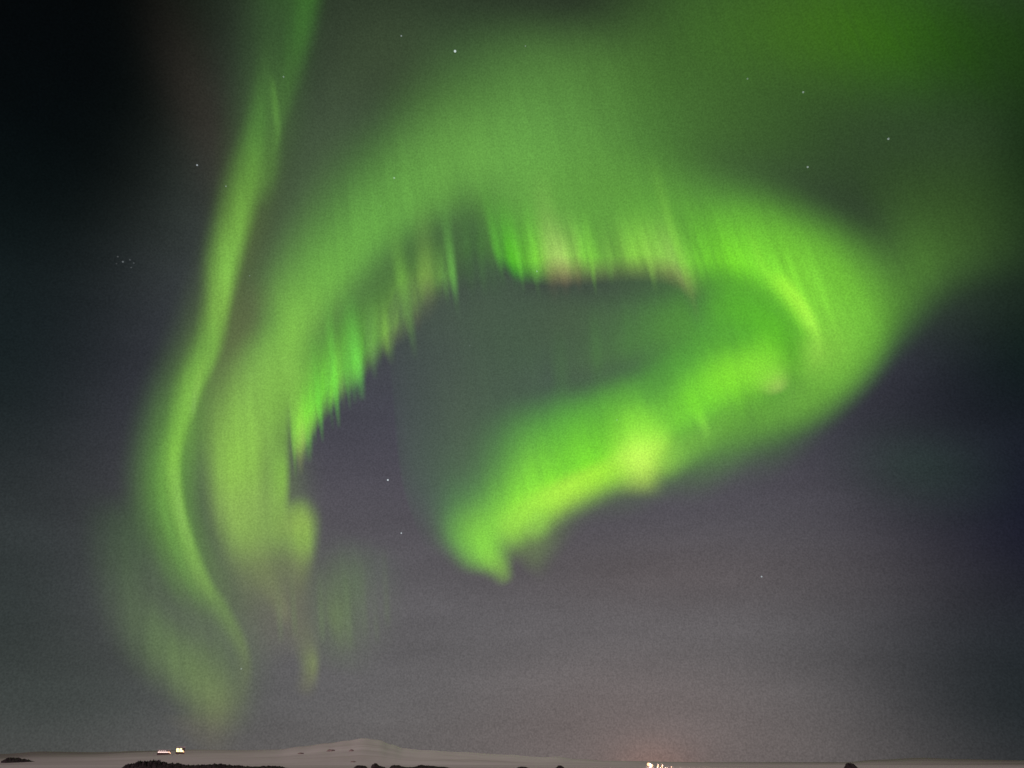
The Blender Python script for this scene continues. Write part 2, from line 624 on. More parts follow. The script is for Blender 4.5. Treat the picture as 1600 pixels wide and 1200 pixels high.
# ------------------------------------------------------------------ aurora
def aurora_mat():
    """glowing gas: transparent where thin, emitting where thick; per-point colour and thickness, fine ray grain"""
    m, t = new_mat('aurora_gas')
    out = nn(t, 'ShaderNodeOutputMaterial')
    mix = nn(t, 'ShaderNodeMixShader')
    tr = nn(t, 'ShaderNodeBsdfTransparent')
    em = nn(t, 'ShaderNodeEmission')
    a = nn(t, 'ShaderNodeAttribute', attribute_name='gas')
    t.links.new(a.outputs['Color'], em.inputs['Color'])
    g = nn(t, 'ShaderNodeNewGeometry')
    nz = nn(t, 'ShaderNodeTexNoise')
    nz.inputs['Scale'].default_value = 480.0
    nz.inputs['Detail'].default_value = 1.0
    vn = nn(t, 'ShaderNodeVectorMath', operation='NORMALIZE')
    t.links.new(g.outputs['Position'], vn.inputs[0])
    t.links.new(vn.outputs[0], nz.inputs['Vector'])
    mr = nn(t, 'ShaderNodeMapRange')
    mr.inputs['From Min'].default_value = 0.25
    mr.inputs['From Max'].default_value = 0.75
    mr.inputs['To Min'].default_value = 0.85
    mr.inputs['To Max'].default_value = 1.15
    t.links.new(nz.outputs['Fac'], mr.inputs['Value'])
    ra = nn(t, 'ShaderNodeAttribute', attribute_name='ray_coord')
    sp = nn(t, 'ShaderNodeSeparateXYZ')
    t.links.new(ra.outputs['Vector'], sp.inputs[0])

    def stri(sx, sy, detail, off):
        cx = nn(t, 'ShaderNodeMath', operation='MULTIPLY_ADD')
        t.links.new(sp.outputs['X'], cx.inputs[0]); cx.inputs[1].default_value = sx; cx.inputs[2].default_value = off
        cy = nn(t, 'ShaderNodeMath', operation='MULTIPLY')
        t.links.new(sp.outputs['Y'], cy.inputs[0]); cy.inputs[1].default_value = sy
        cb = nn(t, 'ShaderNodeCombineXYZ')
        t.links.new(cx.outputs[0], cb.inputs[0]); t.links.new(cy.outputs[0], cb.inputs[1])
        nz_ = nn(t, 'ShaderNodeTexNoise', noise_dimensions='2D')
        nz_.inputs['Scale'].default_value = 1.0
        nz_.inputs['Detail'].default_value = detail
        t.links.new(cb.outputs[0], nz_.inputs['Vector'])
        sb = nn(t, 'ShaderNodeMath', operation='SUBTRACT')
        t.links.new(nz_.outputs['Fac'], sb.inputs[0]); sb.inputs[1].default_value = 0.5
        return sb.outputs[0]

    s1 = stri(1 / 14.0, 1 / 260.0, 2.0, 3.0)      # rays
    s2 = stri(1 / 60.0, 1 / 190.0, 2.0, 40.0)     # broad folds
    ad = nn(t, 'ShaderNodeMath', operation='MULTIPLY_ADD')
    t.links.new(s2, ad.inputs[0]); ad.inputs[1].default_value = 1.1; t.links.new(s1, ad.inputs[2])
    am = nn(t, 'ShaderNodeMath', operation='MULTIPLY')
    t.links.new(ad.outputs[0], am.inputs[0]); t.links.new(sp.outputs['Z'], am.inputs[1])
    one = nn(t, 'ShaderNodeMath', operation='ADD')
    t.links.new(am.outputs[0], one.inputs[0]); one.inputs[1].default_value = 1.0
    fa = nn(t, 'ShaderNodeMath', operation='MULTIPLY', use_clamp=True)
    t.links.new(a.outputs['Alpha'], fa.inputs[0]); t.links.new(one.outputs[0], fa.inputs[1])
    hf = nn(t, 'ShaderNodeMath', operation='MULTIPLY_ADD')
    t.links.new(am.outputs[0], hf.inputs[0]); hf.inputs[1].default_value = 0.55; hf.inputs[2].default_value = 1.0
    es = nn(t, 'ShaderNodeMath', operation='MULTIPLY')
    t.links.new(mr.outputs[0], es.inputs[0]); t.links.new(hf.outputs[0], es.inputs[1])
    t.links.new(es.outputs[0], em.inputs['Strength'])
    t.links.new(fa.outputs[0], mix.inputs[0])
    t.links.new(tr.outputs[0], mix.inputs[1])
    t.links.new(em.outputs[0], mix.inputs[2])
    t.links.new(mix.outputs[0], out.inputs[0])
    try:
        m.cycles.emission_sampling = 'NONE'
    except Exception:
        pass
    return m


GAS = aurora_mat()
ALT = 9000.0
LAYER = [0]
STRIAE = {'curtain': 0.55, 'glow': 0.14, 'veil': 0.12, 'streamer': 0.26, 'fold': 0.15, 'ray': 0.0}


def sky_point(x, y, layer):
    d = ray(x, y)
    dist = ALT * (1 - 0.006 * layer) / max(0.16, d.z)
    return CAM + d * dist


def catmull(P, t):
    n = len(P)
    s = t * (n - 1)
    i = min(int(s), n - 2)
    f = s - i
    p0, p1, p2, p3 = P[max(i - 1, 0)], P[i], P[i + 1], P[min(i + 2, n - 1)]
    return [0.5 * ((2 * b) + (-a + c) * f + (2 * a - 5 * b + 4 * c - d) * f * f + (-a + 3 * b - 3 * c + d) * f ** 3)
            for a, b, c, d in zip(p0, p1, p2, p3)]


def sstep(t):
    t = min(1, max(0, t))
    return t * t * (3 - 2 * t)


def sheet(name, parent, rows, ends=(0.15, 0.15), nu=None, nv=None, prof=(1.0, 1.0), fold=0.0, mod=None, seed=0, striae=None):
    """A sheet of glowing gas. rows = [(x, y, ax, ay, bx, by, thickness, colour_a, colour_c, colour_b)]:
    the brightest line goes through (x, y); a = offset to one rim, b = offset to the other rim."""
    P = []
    for (x, y, ax, ay, bx, by, k, ca, cc, cb) in rows:
        P.append([x, y, ax, ay, bx, by, k] + list(ca) + list(cc) + list(cb))
    LAYER[0] += 1
    L = LAYER[0]
    length = sum(math.hypot(P[i + 1][0] - P[i][0], P[i + 1][1] - P[i][1]) for i in range(len(P) - 1))
    nu = nu or int(min(400, max(16, length / 7)))
    wid = max(math.hypot(p[2] - p[4], p[3] - p[5]) for p in P)
    nv = nv or int(min(46, max(12, wid / 8)))
    nv += nv % 2
    verts, cols, faces, rayc = [], [], [], []
    amp = STRIAE.get(name, 0.5) if striae is None else striae
    for i in range(nu + 1):
        t = i / nu
        q = catmull(P, t)
        x, y, ax, ay, bx, by, k = q[:7]
        ca, cc, cb = q[7:10], q[10:13], q[13:16]
        e = 1.0
        if ends[0] > 0: e *= sstep(t / ends[0])
        if ends[1] > 0: e *= sstep((1 - t) / ends[1])
        for j in range(nv + 1):
            s = -1 + 2 * j / nv
            if s < 0:
                px, py, al, pw = x - ax * s, y - ay * s, -s, prof[0]
                c = [m0 + (m1 - m0) * al for m0, m1 in zip(cc, ca)]
            else:
                px, py, al, pw = x + bx * s, y + by * s, s, prof[1]
                c = [m0 + (m1 - m0) * al for m0, m1 in zip(cc, cb)]
            g = (0.5 + 0.5 * math.cos(math.pi * al)) ** pw
            kk = max(0.0, k) * e * g
            if mod:
                kk *= mod(t, s, px, py)
            verts.append(sky_point(px, py, L + fold * math.sin(t * 9 + s * 2 + seed)))
            rayc += [(px - 234) / (py + 2360) * 2830 + L * 37.0, py, amp]      # rays fan out from the magnetic zenith
            cols.append(s2l(c) + [min(0.99, max(0.0, kk))])
    n = nv + 1
    for i in range(nu):
        for j in range(nv):
            faces.append((i * n + j, (i + 1) * n + j, (i + 1) * n + j + 1, i * n + j + 1))
    o = mesh_obj(name, verts, faces, GAS, parent, smooth=True)
    at_ = o.data.color_attributes.new('gas', 'FLOAT_COLOR', 'POINT')
    flat = []
    for c in cols:
        flat += c
    at_.data.foreach_set('color', flat)
    o.data.attributes.new('ray_coord', 'FLOAT_VECTOR', 'POINT').data.foreach_set('vector', rayc)
    return o


def stream(name, parent, pts, col, ends=(0.15, 0.15), prof=(1, 1), **kw):
    """ribbon seen along its length: pts = [(x, y, width left, width right, thickness[, colour])]"""
    wm = {'glow': 1.6, 'veil': 1.5, 'streamer': 1.45, 'fold': 1.35}.get(name, 1.0)
    if prof == (1, 1): prof = {'glow': (1.5, 1.5), 'veil': (1.5, 1.5), 'streamer': (1.35, 1.35), 'fold': (1.4, 1.4)}.get(name, prof)
    rows = []
    n = len(pts)
    for i, p in enumerate(pts):
        a, b = pts[max(i - 1, 0)], pts[min(i + 1, n - 1)]
        tx, ty = b[0] - a[0], b[1] - a[1]
        l = math.hypot(tx, ty) or 1
        tx, ty = tx / l, ty / l
        nx, ny = ty, -tx          # left hand side when walking along the path
        c = p[5] if len(p) > 5 else col
        rows.append((p[0], p[1], nx * p[2] * wm, ny * p[2] * wm, -nx * p[3] * wm, -ny * p[3] * wm, p[4], c, c, c))
    return sheet(name, parent, rows, ends, prof=prof, **kw)


def curtain(name, parent, pts, ends=(0.1, 0.1), prof=(1, 1), **kw):
    """hanging curtain: pts = [(x, y, up x, up y, down x, down y, thickness, top colour, line colour, hem colour)]"""
    return sheet(name, parent, pts, ends, prof=prof, **kw)


def rayn(parent, x0, y0, x1, y1, w, k, col, hem=None):
    """one auroral ray: bright foot at (x0, y0), fading towards (x1, y1)"""
    hem = hem or col
    P = []
    rr = random.Random(int(x0 * 7 + y0 * 3))
    if x0 < 600:
        w, k = w * 1.35, k * 0.78
    w *= rr.uniform(1.1, 2.2)
    k *= rr.uniform(0.45, 0.95)
    ln = rr.uniform(0.8, 1.7)
    x1, y1 = x0 + (x1 - x0) * ln, y0 + (y1 - y0) * ln
    dj = rr.uniform(-6, 5)
    y0, y1 = y0 + dj, y1 + dj
    for t, kk, ww in ((-.22, 0.0, .6), (-.02, .34, .8), (.2, .92, 1.0), (.42, .8, 1.15), (.8, .35, 1.4), (1.25, 0.0, 1.8)):
        c = [a + (b - a) * sstep(t / .35) for a, b in zip(hem, col)]
        P.append((x0 + (x1 - x0) * t, y0 + (y1 - y0) * t, w * ww, w * ww, k * kk, c))
    return stream('ray', parent, P, col, ends=(0, 0), nu=22, nv=10)


def aurora(name, x, y, label):
    return empty(name, sky_point(x, y, 0), label, 'aurora', 'bands of the aurora')


# --- diffuse veil across the upper right
veil = aurora('aurora_veil', 1200, 150, 'wide dim dark green veil filling the upper right above the arched curtain')
G1 = (62, 106, 34)
stream('veil', veil, [(880, 40, 120, 160, .55, (62, 90, 48)), (1080, 60, 190, 170, .80, (64, 104, 42)), (1260, 60, 220, 170, .85, (62, 108, 28)),
                      (1400, 60, 200, 180, .85, (50, 98, 18)), (1520, 60, 190, 190, .75, (34, 74, 10)), (1700, 60, 150, 190, .5, (24, 54, 8))], G1, ends=(.2, .1))
stream('veil', veil, [(960, 200, 130, 130, .5, (76, 120, 54)), (1120, 160, 130, 150, .65, (66, 104, 46)), (1350, 260, 170, 200, .75, (46, 70, 36)),
                      (1490, 330, 180, 200, .75, (50, 76, 36)), (1600, 330, 200, 200, .45, (30, 52, 24)), (1700, 330, 200, 200, .1, (20, 40, 18))], G1, ends=(.2, .1))
stream('veil', veil, [(1110, 755, 44, 40, .15, (76, 105, 62)), (1200, 690, 66, 50, .5, (76, 116, 58)), (1290, 605, 88, 46, .75, (80, 122, 58)), (1372, 505, 96, 56, .85, (84, 136, 54)), (1440, 410, 100, 74, .8, (76, 120, 50)), (1510, 330, 180, 130, .7, (56, 86, 40)), (1580, 180, 200, 150, .5, (40, 70, 28))],
       G1, ends=(.2, .2))

stream('veil', veil, [(480, 110, 90, 90, .3, (64, 84, 56)), (600, 90, 100, 100, .5, (66, 84, 56)), (720, 95, 90, 110, .65, (66, 94, 56)), (850, 110, 90, 120, .8, (77, 115, 58)),
                      (980, 120, 100, 120, .8, (74, 114, 52)), (1100, 130, 100, 110, .45, (66, 108, 42))], G1, ends=(.15, .2))
stream('veil', veil, [(560, 60, 80, 60, .2, (64, 80, 56)), (520, 200, 70, 80, .65, (72, 92, 64)), (480, 320, 60, 70, .75, (76, 98, 66)), (445, 430, 50, 60, .7, (84, 108, 70)), (425, 500, 40, 50, .3, (90, 112, 70))],
       G1, ends=(.15, .15))

# --- the great arch
arch = aurora('aurora_curtain', 800, 300, 'broad bright green arch with a rayed lower hem, curling over the dark hollow')
# broad diffuse body of the arch
stream('glow', arch, [(425, 690, 50, 50, .35, (118, 168, 76)), (444, 590, 66, 74, .92, (126, 184, 76)), (466, 500, 76, 84, .95, (126, 188, 77)), (514, 430, 90, 82, .94, (112, 176, 73)), (600, 340, 110, 86, .93, (104, 166, 72)),
                      (720, 260, 140, 96, .94, (106, 166, 73)), (830, 240, 160, 120, .93, (104, 164, 73)), (930, 235, 150, 140, .86, (96, 152, 67)), (1030, 235, 130, 140, .65, (84, 136, 58)), (1130, 230, 110, 120, .4, (72, 114, 50)), (1240, 220, 100, 110, .2, (62, 98, 44)), (1340, 210, 90, 100, .05, (54, 84, 38))],
       (100, 155, 70), ends=(.08, .12))
stream('glow', arch, [(720, 330, 60, 60, .15, (100, 160, 70)), (830, 320, 90, 90, .7, (106, 170, 70)), (960, 315, 90, 110, .8, (100, 162, 64)), (1100, 340, 76, 120, .85, (98, 165, 60)),
                      (1220, 385, 76, 120, .9, (110, 186, 57)), (1315, 445, 76, 120, .93, (112, 186, 58)), (1335, 515, 58, 110, .93, (118, 192, 64)), (1275, 605, 50, 95, .88, (112, 178, 64)),
                      (1180, 662, 42, 76, .75, (100, 158, 64)), (1090, 720, 50, 60, .5, (92, 140, 66)), (1010, 760, 40, 50, .15, (88, 130, 66))], (100, 165, 62), ends=(.08, .1))
OUT_HOLLOW = 0
# green bright band above the rayed hem, right half
curtain('curtain', arch, [
    (760, 380, -14, -80, 8, 24, .12, (90, 160, 65), (100, 190, 60), (70, 140, 50)),
    (798, 404, -16, -110, 8, 38, .72, (95, 170, 65), (100, 200, 48), (60, 150, 40)),
    (840, 405, -10, -120, 6, 42, .85, (98, 170, 68), (125, 205, 65), (100, 150, 70)),
    (872, 398, -10, -110, 8, 52, .92, (105, 175, 72), (165, 212, 100), (135, 110, 88)),
    (915, 400, -10, -110, 8, 46, .85, (100, 170, 68), (122, 195, 68), (110, 115, 78)),
    (955, 400, -10, -110, 8, 42, .85, (100, 170, 66), (118, 180, 70), (112, 120, 78)),
    (1000, 398, -10, -110, 10, 44, .92, (100, 175, 62), (138, 205, 74), (118, 130, 80)),
    (1035, 398, -12, -110, 16, 52, .90, (100, 175, 60), (138, 200, 80), (125, 118, 85)),
    (1065, 410, -16, -110, 18, 60, .88, (100, 180, 58), (135, 208, 75), (128, 125, 88)),
    (1095, 408, -18, -110, 12, 56, .90, (105, 185, 58), (122, 215, 58), (85, 150, 58)),
    (1140, 408, -18, -110, 4, 62, .90, (105, 185, 56), (120, 215, 50), (80, 160, 45)),
    (1190, 420, -10, -120, -8, 70, .88, (105, 185, 56), (126, 220, 56), (85, 170, 45)),
    (1235, 450, 30, -115, -40, 60, .85, (105, 182, 56), (135, 225, 60), (88, 180, 45)),
    (1270, 500, 90, -70, -55, 40, .80, (105, 180, 56), (140, 225, 66), (92, 185, 45)),
    (1275, 555, 120, 0, -50, 20, .70, (100, 165, 60), (140, 205, 72), (95, 180, 55)),
    (1250, 610, 100, 40, -40, -10, .40, (90, 140, 60), (125, 195, 70), (100, 180, 60)),
], ends=(.04, .06), prof=(1.0, .55), nu=170, nv=30,
    mod=lambda t, s, x, y: 1 + (0.10 * mnoise.noise(Vector((x * .055 + y * .012, 3.1, 0))) + 0.07 * mnoise.noise(Vector((x * .14 + y * .03, 7.7, 0)))) * (1.0 if x < 1120 else 0.3) * (1 - 0.5 * abs(s)))
# left half, hem of separate rays
stream('veil', arch, [(470, 600, 50, 40, .5, (100, 150, 66)), (520, 545, 56, 46, .85, (88, 138, 64)), (580, 480, 56, 44, .88, (82, 124, 62)), (650, 410, 56, 46, .85, (78, 116, 62)), (720, 385, 60, 50, .75, (70, 102, 62)), (765, 395, 50, 50, .4, (70, 110, 62))],
       (85, 130, 62), ends=(.1, .1))
curtain('curtain', arch, [
    (452, 680, -6, -130, 2, 46, .80, (122, 178, 76), (120, 190, 72), (95, 130, 66)),
    (470, 655, -8, -120, 4, 52, .92, (110, 172, 70), (130, 214, 68), (150, 175, 90)),
    (495, 628, -8, -110, 4, 44, .90, (105, 167, 68), (118, 212, 66), (120, 165, 76)),
    (525, 590, -8, -100, 6, 42, .88, (98, 154, 64), (112, 200, 66), (110, 160, 74)),
    (555, 562, -8, -100, 6, 44, .85, (90, 138, 62), (108, 192, 66), (105, 140, 74)),
    (585, 532, -8, -90, 6, 40, .78, (80, 122, 60), (108, 168, 68), (95, 115, 74)),
    (612, 508, -10, -90, 6, 40, .85, (84, 127, 62), (124, 174, 76), (110, 118, 80)),
    (640, 482, -12, -90, 8, 42, .85, (86, 132, 62), (128, 174, 76), (118, 112, 82)),
    (668, 455, -10, -84, 8, 46, .85, (85, 127, 62), (128, 170, 78), (118, 108, 84)),
    (695, 432, -10, -80, 8, 42, .70, (80, 118, 62), (100, 148, 70), (90, 108, 76)),
    (722, 420, -10, -70, 6, 36, .35, (76, 108, 64), (86, 125, 68), (80, 98, 72)),
], ends=(.05, .08), prof=(.9, .7), nu=170, nv=26,
    mod=lambda t, s, x, y: 1 + 0.34 * mnoise.noise(Vector((x * .075 + y * .010, 1.3, 0))) + 0.24 * mnoise.noise(Vector((x * .18 + y * .02, 5.7, 0))))
YG, PG = (150, 225, 90), (140, 215, 80)
for a in [
    (713, 468, 700, 365, 4.5, .75, (120, 200, 85)), (700, 470, 690, 395, 4, .45, (112, 175, 85)), (686, 462, 674, 400, 4, .3, (112, 170, 80)),
    (645, 532, 627, 425, 5.5, .85, (138, 210, 80)), (630, 515, 622, 440, 5, .35, (120, 180, 75)), (584, 578, 576, 500, 4.5, .55, (128, 190, 95)),
    (592, 560, 585, 500, 4, .3, (110, 170, 80)), (610, 552, 598, 490, 7, .55, (135, 190, 80)), (670, 488, 664, 405, 10, .45, (145, 190, 85), (128, 112, 88)),
    (655, 505, 648, 440, 7, .4, (135, 170, 85), (130, 110, 88)),
    (563, 604, 552, 520, 4.5, .85, (122, 235, 85)), (553, 610, 545, 530, 3.5, .55, (118, 225, 80)), (545, 622, 537, 540, 3.5, .5, (120, 220, 80)),
    (527, 640, 518, 545, 4.5, .8, (125, 235, 80)), (518, 650, 508, 560, 3.5, .5, (115, 215, 75)), (536, 630, 529, 560, 3, .35, (150, 200, 100)),
    (502, 672, 494, 590, 4, .65, (120, 230, 75)), (492, 680, 486, 600, 3.5, .4, (130, 215, 80)), (482, 700, 476, 610, 4, .65, (140, 235, 75)),
    (469, 722, 463, 640, 4.5, .8, (165, 240, 85), (165, 180, 100)), (461, 728, 457, 660, 3.5, .5, (150, 225, 85)), (475, 708, 470, 650, 3, .4, (180, 225, 100)),
    (736, 448, 726, 330, 9, .7, (80, 128, 64)), (757, 444, 744, 325, 9, .75, (82, 136, 62)), (772, 440, 758, 340, 8, .6, (88, 150, 60)), (722, 452, 712, 340, 8, .5, (82, 124, 66)),
    (784, 430, 768, 350, 6, .5, (112, 225, 60)), (806, 440, 790, 360, 8, .55, (90, 205, 40), (62, 160, 35)), (816, 438, 803, 352, 4, .5, (120, 225, 70)),
    (840, 446, 828, 380, 4, .3, (120, 200, 75)), (865, 446, 852, 340, 11, .5, (178, 215, 112), (150, 120, 95)), (884, 452, 876, 385, 12, .40, (165, 170, 105), (140, 102, 90)),
    (929, 438, 917, 350, 5, .45, (138, 215, 72)), (905, 440, 898, 372, 7, .3, (140, 150, 90), (135, 112, 85)), (955, 436, 942, 360, 5, .3, (130, 195, 80)), (978, 432, 968, 370, 5, .25, (140, 185, 85)),
    (1022, 444, 1005, 360, 6, .35, (150, 210, 85)), (1053, 440, 1030, 340, 7, .4, (160, 205, 95), (140, 120, 95)), (1083, 470, 1046, 345, 6, .75, (152, 222, 80), (150, 150, 100)),
    (1070, 455, 1045, 380, 7, .4, (150, 165, 100), (145, 125, 98)),
]:
    rayn(arch, *a)
# bright ridge where the sheet folds at the right
stream('fold', arch, [(1168, 350, 8, 10, .15, (140, 230, 65)), (1190, 410, 10, 12, .45, (142, 235, 62)), (1205, 440, 12, 12, .35, (150, 238, 66))], PG, ends=(.3, .3))
stream('fold', arch, [(1195, 425, 14, 22, .3, (140, 232, 62)), (1222, 442, 16, 24, .7, (160, 243, 66)), (1248, 472, 14, 24, .95, (168, 246, 72)), (1266, 502, 13, 22, .95, (168, 245, 78)),
                      (1276, 535, 14, 20, .45, (155, 225, 78)), (1268, 575, 22, 26, .3, (158, 218, 84))], YG, ends=(.12, .15))
stream('fold', arch, [(1265, 520, 24, 24, .2, (150, 215, 80)), (1258, 556, 28, 26, .55, (158, 218, 86)), (1240, 590, 24, 24, .2, (140, 200, 80))], YG, ends=(.3, .3))

# --- inner returning ribbon
rib = aurora('aurora_curtain', 960, 700, 'brightest yellow green ribbon swooping from the right fold down to a hooked tip')
stream('glow', rib, [(765, 890, 30, 30, .5, (100, 165, 76)), (728, 830, 44, 50, .85, (104, 172, 75)), (735, 775, 56, 60, .85, (96, 165, 74)), (780, 715, 80, 80, .85, (86, 148, 74)), (880, 675, 70, 90, .7, (90, 165, 66)), (990, 620, 46, 80, .65, (88, 156, 62)), (1080, 540, 64, 90, .75, (90, 166, 58)), (1150, 480, 70, 80, .75, (94, 178, 50)),
                     (1200, 440, 60, 70, .5, (100, 186, 50))],
       (84, 145, 68), ends=(.12, .12))
stream('glow', rib, [(1090, 460, 40, 40, .3, (82, 150, 56)), (1150, 475, 40, 44, .85, (90, 172, 50)), (1205, 510, 50, 50, .92, (92, 178, 46)), (1232, 560, 50, 50, .9, (96, 172, 50)), (1250, 620, 50, 50, .4, (104, 170, 58))], (90, 172, 50), ends=(.2, .2))
curtain('curtain', rib, [
    (1225, 500, -30, -60, 20, 60, .35, (90, 175, 45), (98, 188, 45), (110, 190, 55)),
    (1195, 555, -50, -80, 40, 90, .85, (86, 170, 50), (105, 200, 48), (100, 165, 60)),
    (1150, 590, -60, -90, 50, 100, .92, (84, 160, 55), (122, 218, 52), (95, 150, 60)),
    (1100, 625, -60, -100, 40, 95, .88, (82, 155, 60), (118, 212, 58), (90, 140, 62)),
    (1050, 665, -60, -110, 35, 80, .85, (80, 150, 60), (122, 210, 62), (92, 140, 66)),
    (1000, 690, -50, -132, 25, 80, .90, (92, 172, 60), (135, 226, 60), (130, 150, 80)),
    (950, 712, -45, -132, 20, 62, .90, (92, 172, 60), (128, 226, 52), (110, 140, 75)),
    (890, 740, -45, -132, 18, 50, .92, (92, 172, 60), (130, 226, 56), (135, 135, 80)),
    (840, 765, -60, -140, 22, 78, .92, (92, 164, 68), (138, 228, 62), (120, 135, 80)),
    (790, 800, -74, -115, 24, 80, .90, (90, 155, 72), (138, 226, 66), (110, 125, 80)),
    (752, 840, -66, -76, 20, 60, .75, (86, 135, 76), (132, 215, 72), (105, 125, 80)),
    (752, 888, -26, -26, 18, 20, .3, (88, 130, 76), (120, 190, 74), (105, 125, 80)),
], ends=(.05, .1), prof=(.72, .7), nu=150, nv=36, striae=0.22, mod=lambda t, s, x, y: 1 + 0.06 * mnoise.noise(Vector((x * .04 + y * .02, 2.2, 0))))
# soft green haze below the hem
stream('glow', rib, [(1060, 715, 40, 40, .5, (110, 170, 70)), (980, 775, 30, 26, .25, (90, 120, 74)), (905, 800, 24, 22, .25, (92, 110, 78)), (848, 845, 30, 28, .45, (112, 140, 80)), (810, 890, 36, 40, .3, (110, 130, 82))], (95, 125, 76), ends=(.15, .15))
# bright crest
stream('fold', rib, [(1070, 680, 40, 30, .3, (150, 220, 72)), (1015, 705, 46, 44, .8, (184, 246, 82)), (970, 726, 46, 28, .75, (170, 242, 68)), (930, 742, 46, 24, .8, (172, 243, 66)),
                     (880, 766, 46, 26, .85, (178, 244, 74)), (835, 792, 46, 32, .8, (168, 238, 74)), (795, 824, 44, 40, .65, (160, 230, 78)), (765, 850, 40, 36, .3, (155, 220, 80))], YG, ends=(.12, .15))
stream('fold', rib, [(1008, 620, 50, 50, .15, (140, 226, 62)), (1003, 670, 52, 56, .5, (160, 240, 74)), (1000, 712, 40, 56, .66, (200, 252, 96)), (1003, 748, 34, 46, .5, (186, 226, 92)), (1002, 785, 40, 44, .15, (150, 172, 86))], YG, ends=(.2, .2))
stream('fold', rib, [(755, 760, 40, 40, .2, (125, 200, 75)), (748, 815, 42, 54, .8, (138, 218, 72)), (762, 862, 36, 48, .8, (142, 220, 76)), (784, 890, 22, 26, .6, (138, 192, 80)), (796, 916, 12, 14, .15, (128, 160, 84))], YG, ends=(.2, .15))
stream('fold', rib, [(845, 790, 24, 20, .3, (150, 215, 78)), (838, 822, 26, 22, .55, (146, 205, 84)), (820, 842, 24, 18, .2, (130, 170, 84))], YG, ends=(.25, .25))
stream('fold', rib, [(1180, 555, 40, 40, .25, (130, 220, 58)), (1200, 585, 38, 38, .7, (150, 220, 74)), (1214, 604, 26, 26, .65, (165, 205, 95)), (1218, 618, 14, 14, .1, (150, 180, 95))], YG, ends=(.2, .2))
stream('fold', rib, [(1075, 605, 12, 16, .3, (120, 215, 58)), (1088, 635, 12, 18, .7, (130, 226, 60)), (1100, 662, 9, 12, .7, (140, 225, 75)), (1108, 686, 6, 8, .3, (130, 190, 85))], YG, ends=(.15, .15))
stream('fold', rib, [(1040, 670, 44, 44, .3, (128, 218, 60)), (1080, 625, 44, 44, .6, (122, 218, 55)), (1130, 592, 44, 44, .7, (134, 226, 55)), (1185, 570, 44, 44, .65, (138, 224, 60)), (1225, 530, 40, 40, .3, (120, 210, 52))], PG, ends=(.15, .15))
stream('fold', rib, [(1020, 735, 26, 30, .4, (150, 205, 78)), (1060, 708, 30, 34, .6, (132, 198, 74)), (1110, 676, 30, 34, .45, (118, 182, 68)), (1160, 640, 30, 34, .2, (112, 180, 62))], PG, ends=(.2, .2))

# --- hollow: faint pale veil inside the loop with its upright left rim
hol = aurora('aurora_veil', 700, 650, 'faint grey green veil inside the loop, with an upright left rim')
curtain('veil', hol, [
    (700, 430, -70, 0, 260, 0, .0, (72, 88, 72), (72, 88, 74), (74, 100, 70)),
    (705, 480, -100, 0, 300, 0, .80, (72, 84, 75), (72, 87, 74), (76, 118, 68)),
    (712, 560, -106, 0, 320, 0, .92, (70, 80, 78), (73, 87, 76), (80, 130, 68)),
    (716, 650, -102, 0, 190, 0, .92, (72, 84, 80), (77, 93, 78), (78, 112, 74)),
    (720, 730, -98, 0, 130, 0, .88, (76, 92, 83), (80, 100, 80), (84, 120, 76)),
    (716, 790, -80, 0, 100, 0, .6, (80, 98, 88), (82, 105, 84), (86, 130, 76)),
    (716, 870, -50, 0, 60, 0, .0, (88, 98, 90), (86, 110, 84), (90, 130, 78)),
], ends=(0, 0), prof=(.20, 1), nu=60, nv=36)
stream('veil', hol, [(730, 470, 40, 40, .3, (72, 88, 72)), (800, 490, 50, 60, .7, (72, 90, 73)), (880, 500, 60, 70, .85, (74, 94, 71)), (960, 500, 66, 66, .88, (76, 106, 70)), (1030, 490, 60, 60, .88, (78, 122, 66)), (1090, 480, 50, 50, .6, (84, 146, 58))],
       (74, 95, 70), ends=(.1, .1))
stream('veil', hol, [(720, 400, 30, 40, .3, (70, 96, 66)), (765, 430, 30, 40, .8, (70, 92, 70)), (820, 462, 24, 40, .5, (72, 88, 73))], (72, 90, 70), ends=(.2, .2))
stream('veil', hol, [(860, 600, 40, 40, .3, (76, 96, 74)), (920, 565, 50, 50, .8, (78, 106, 72)), (985, 540, 50, 50, .88, (80, 122, 68)), (1045, 515, 46, 46, .8, (84, 140, 62)), (1090, 500, 40, 40, .3, (88, 155, 58))], (78, 110, 70), ends=(.12, .12))
for x, y0, y1, w, k in ((935, 600, 470, 16, .25), (985, 570, 460, 14, .25), (1015, 580, 460, 18, .3), (880, 640, 500, 22, .18)):
    stream('ray', hol, [(x, y0, w, w, 0.0), (x - 2, y0 * .75 + y1 * .25, w, w, k), (x - 4, (y0 + y1) / 2, w, w, k), (x - 8, y1, w, w, 0)], (80, 128, 68), ends=(.1, .1), nu=16, nv=10)

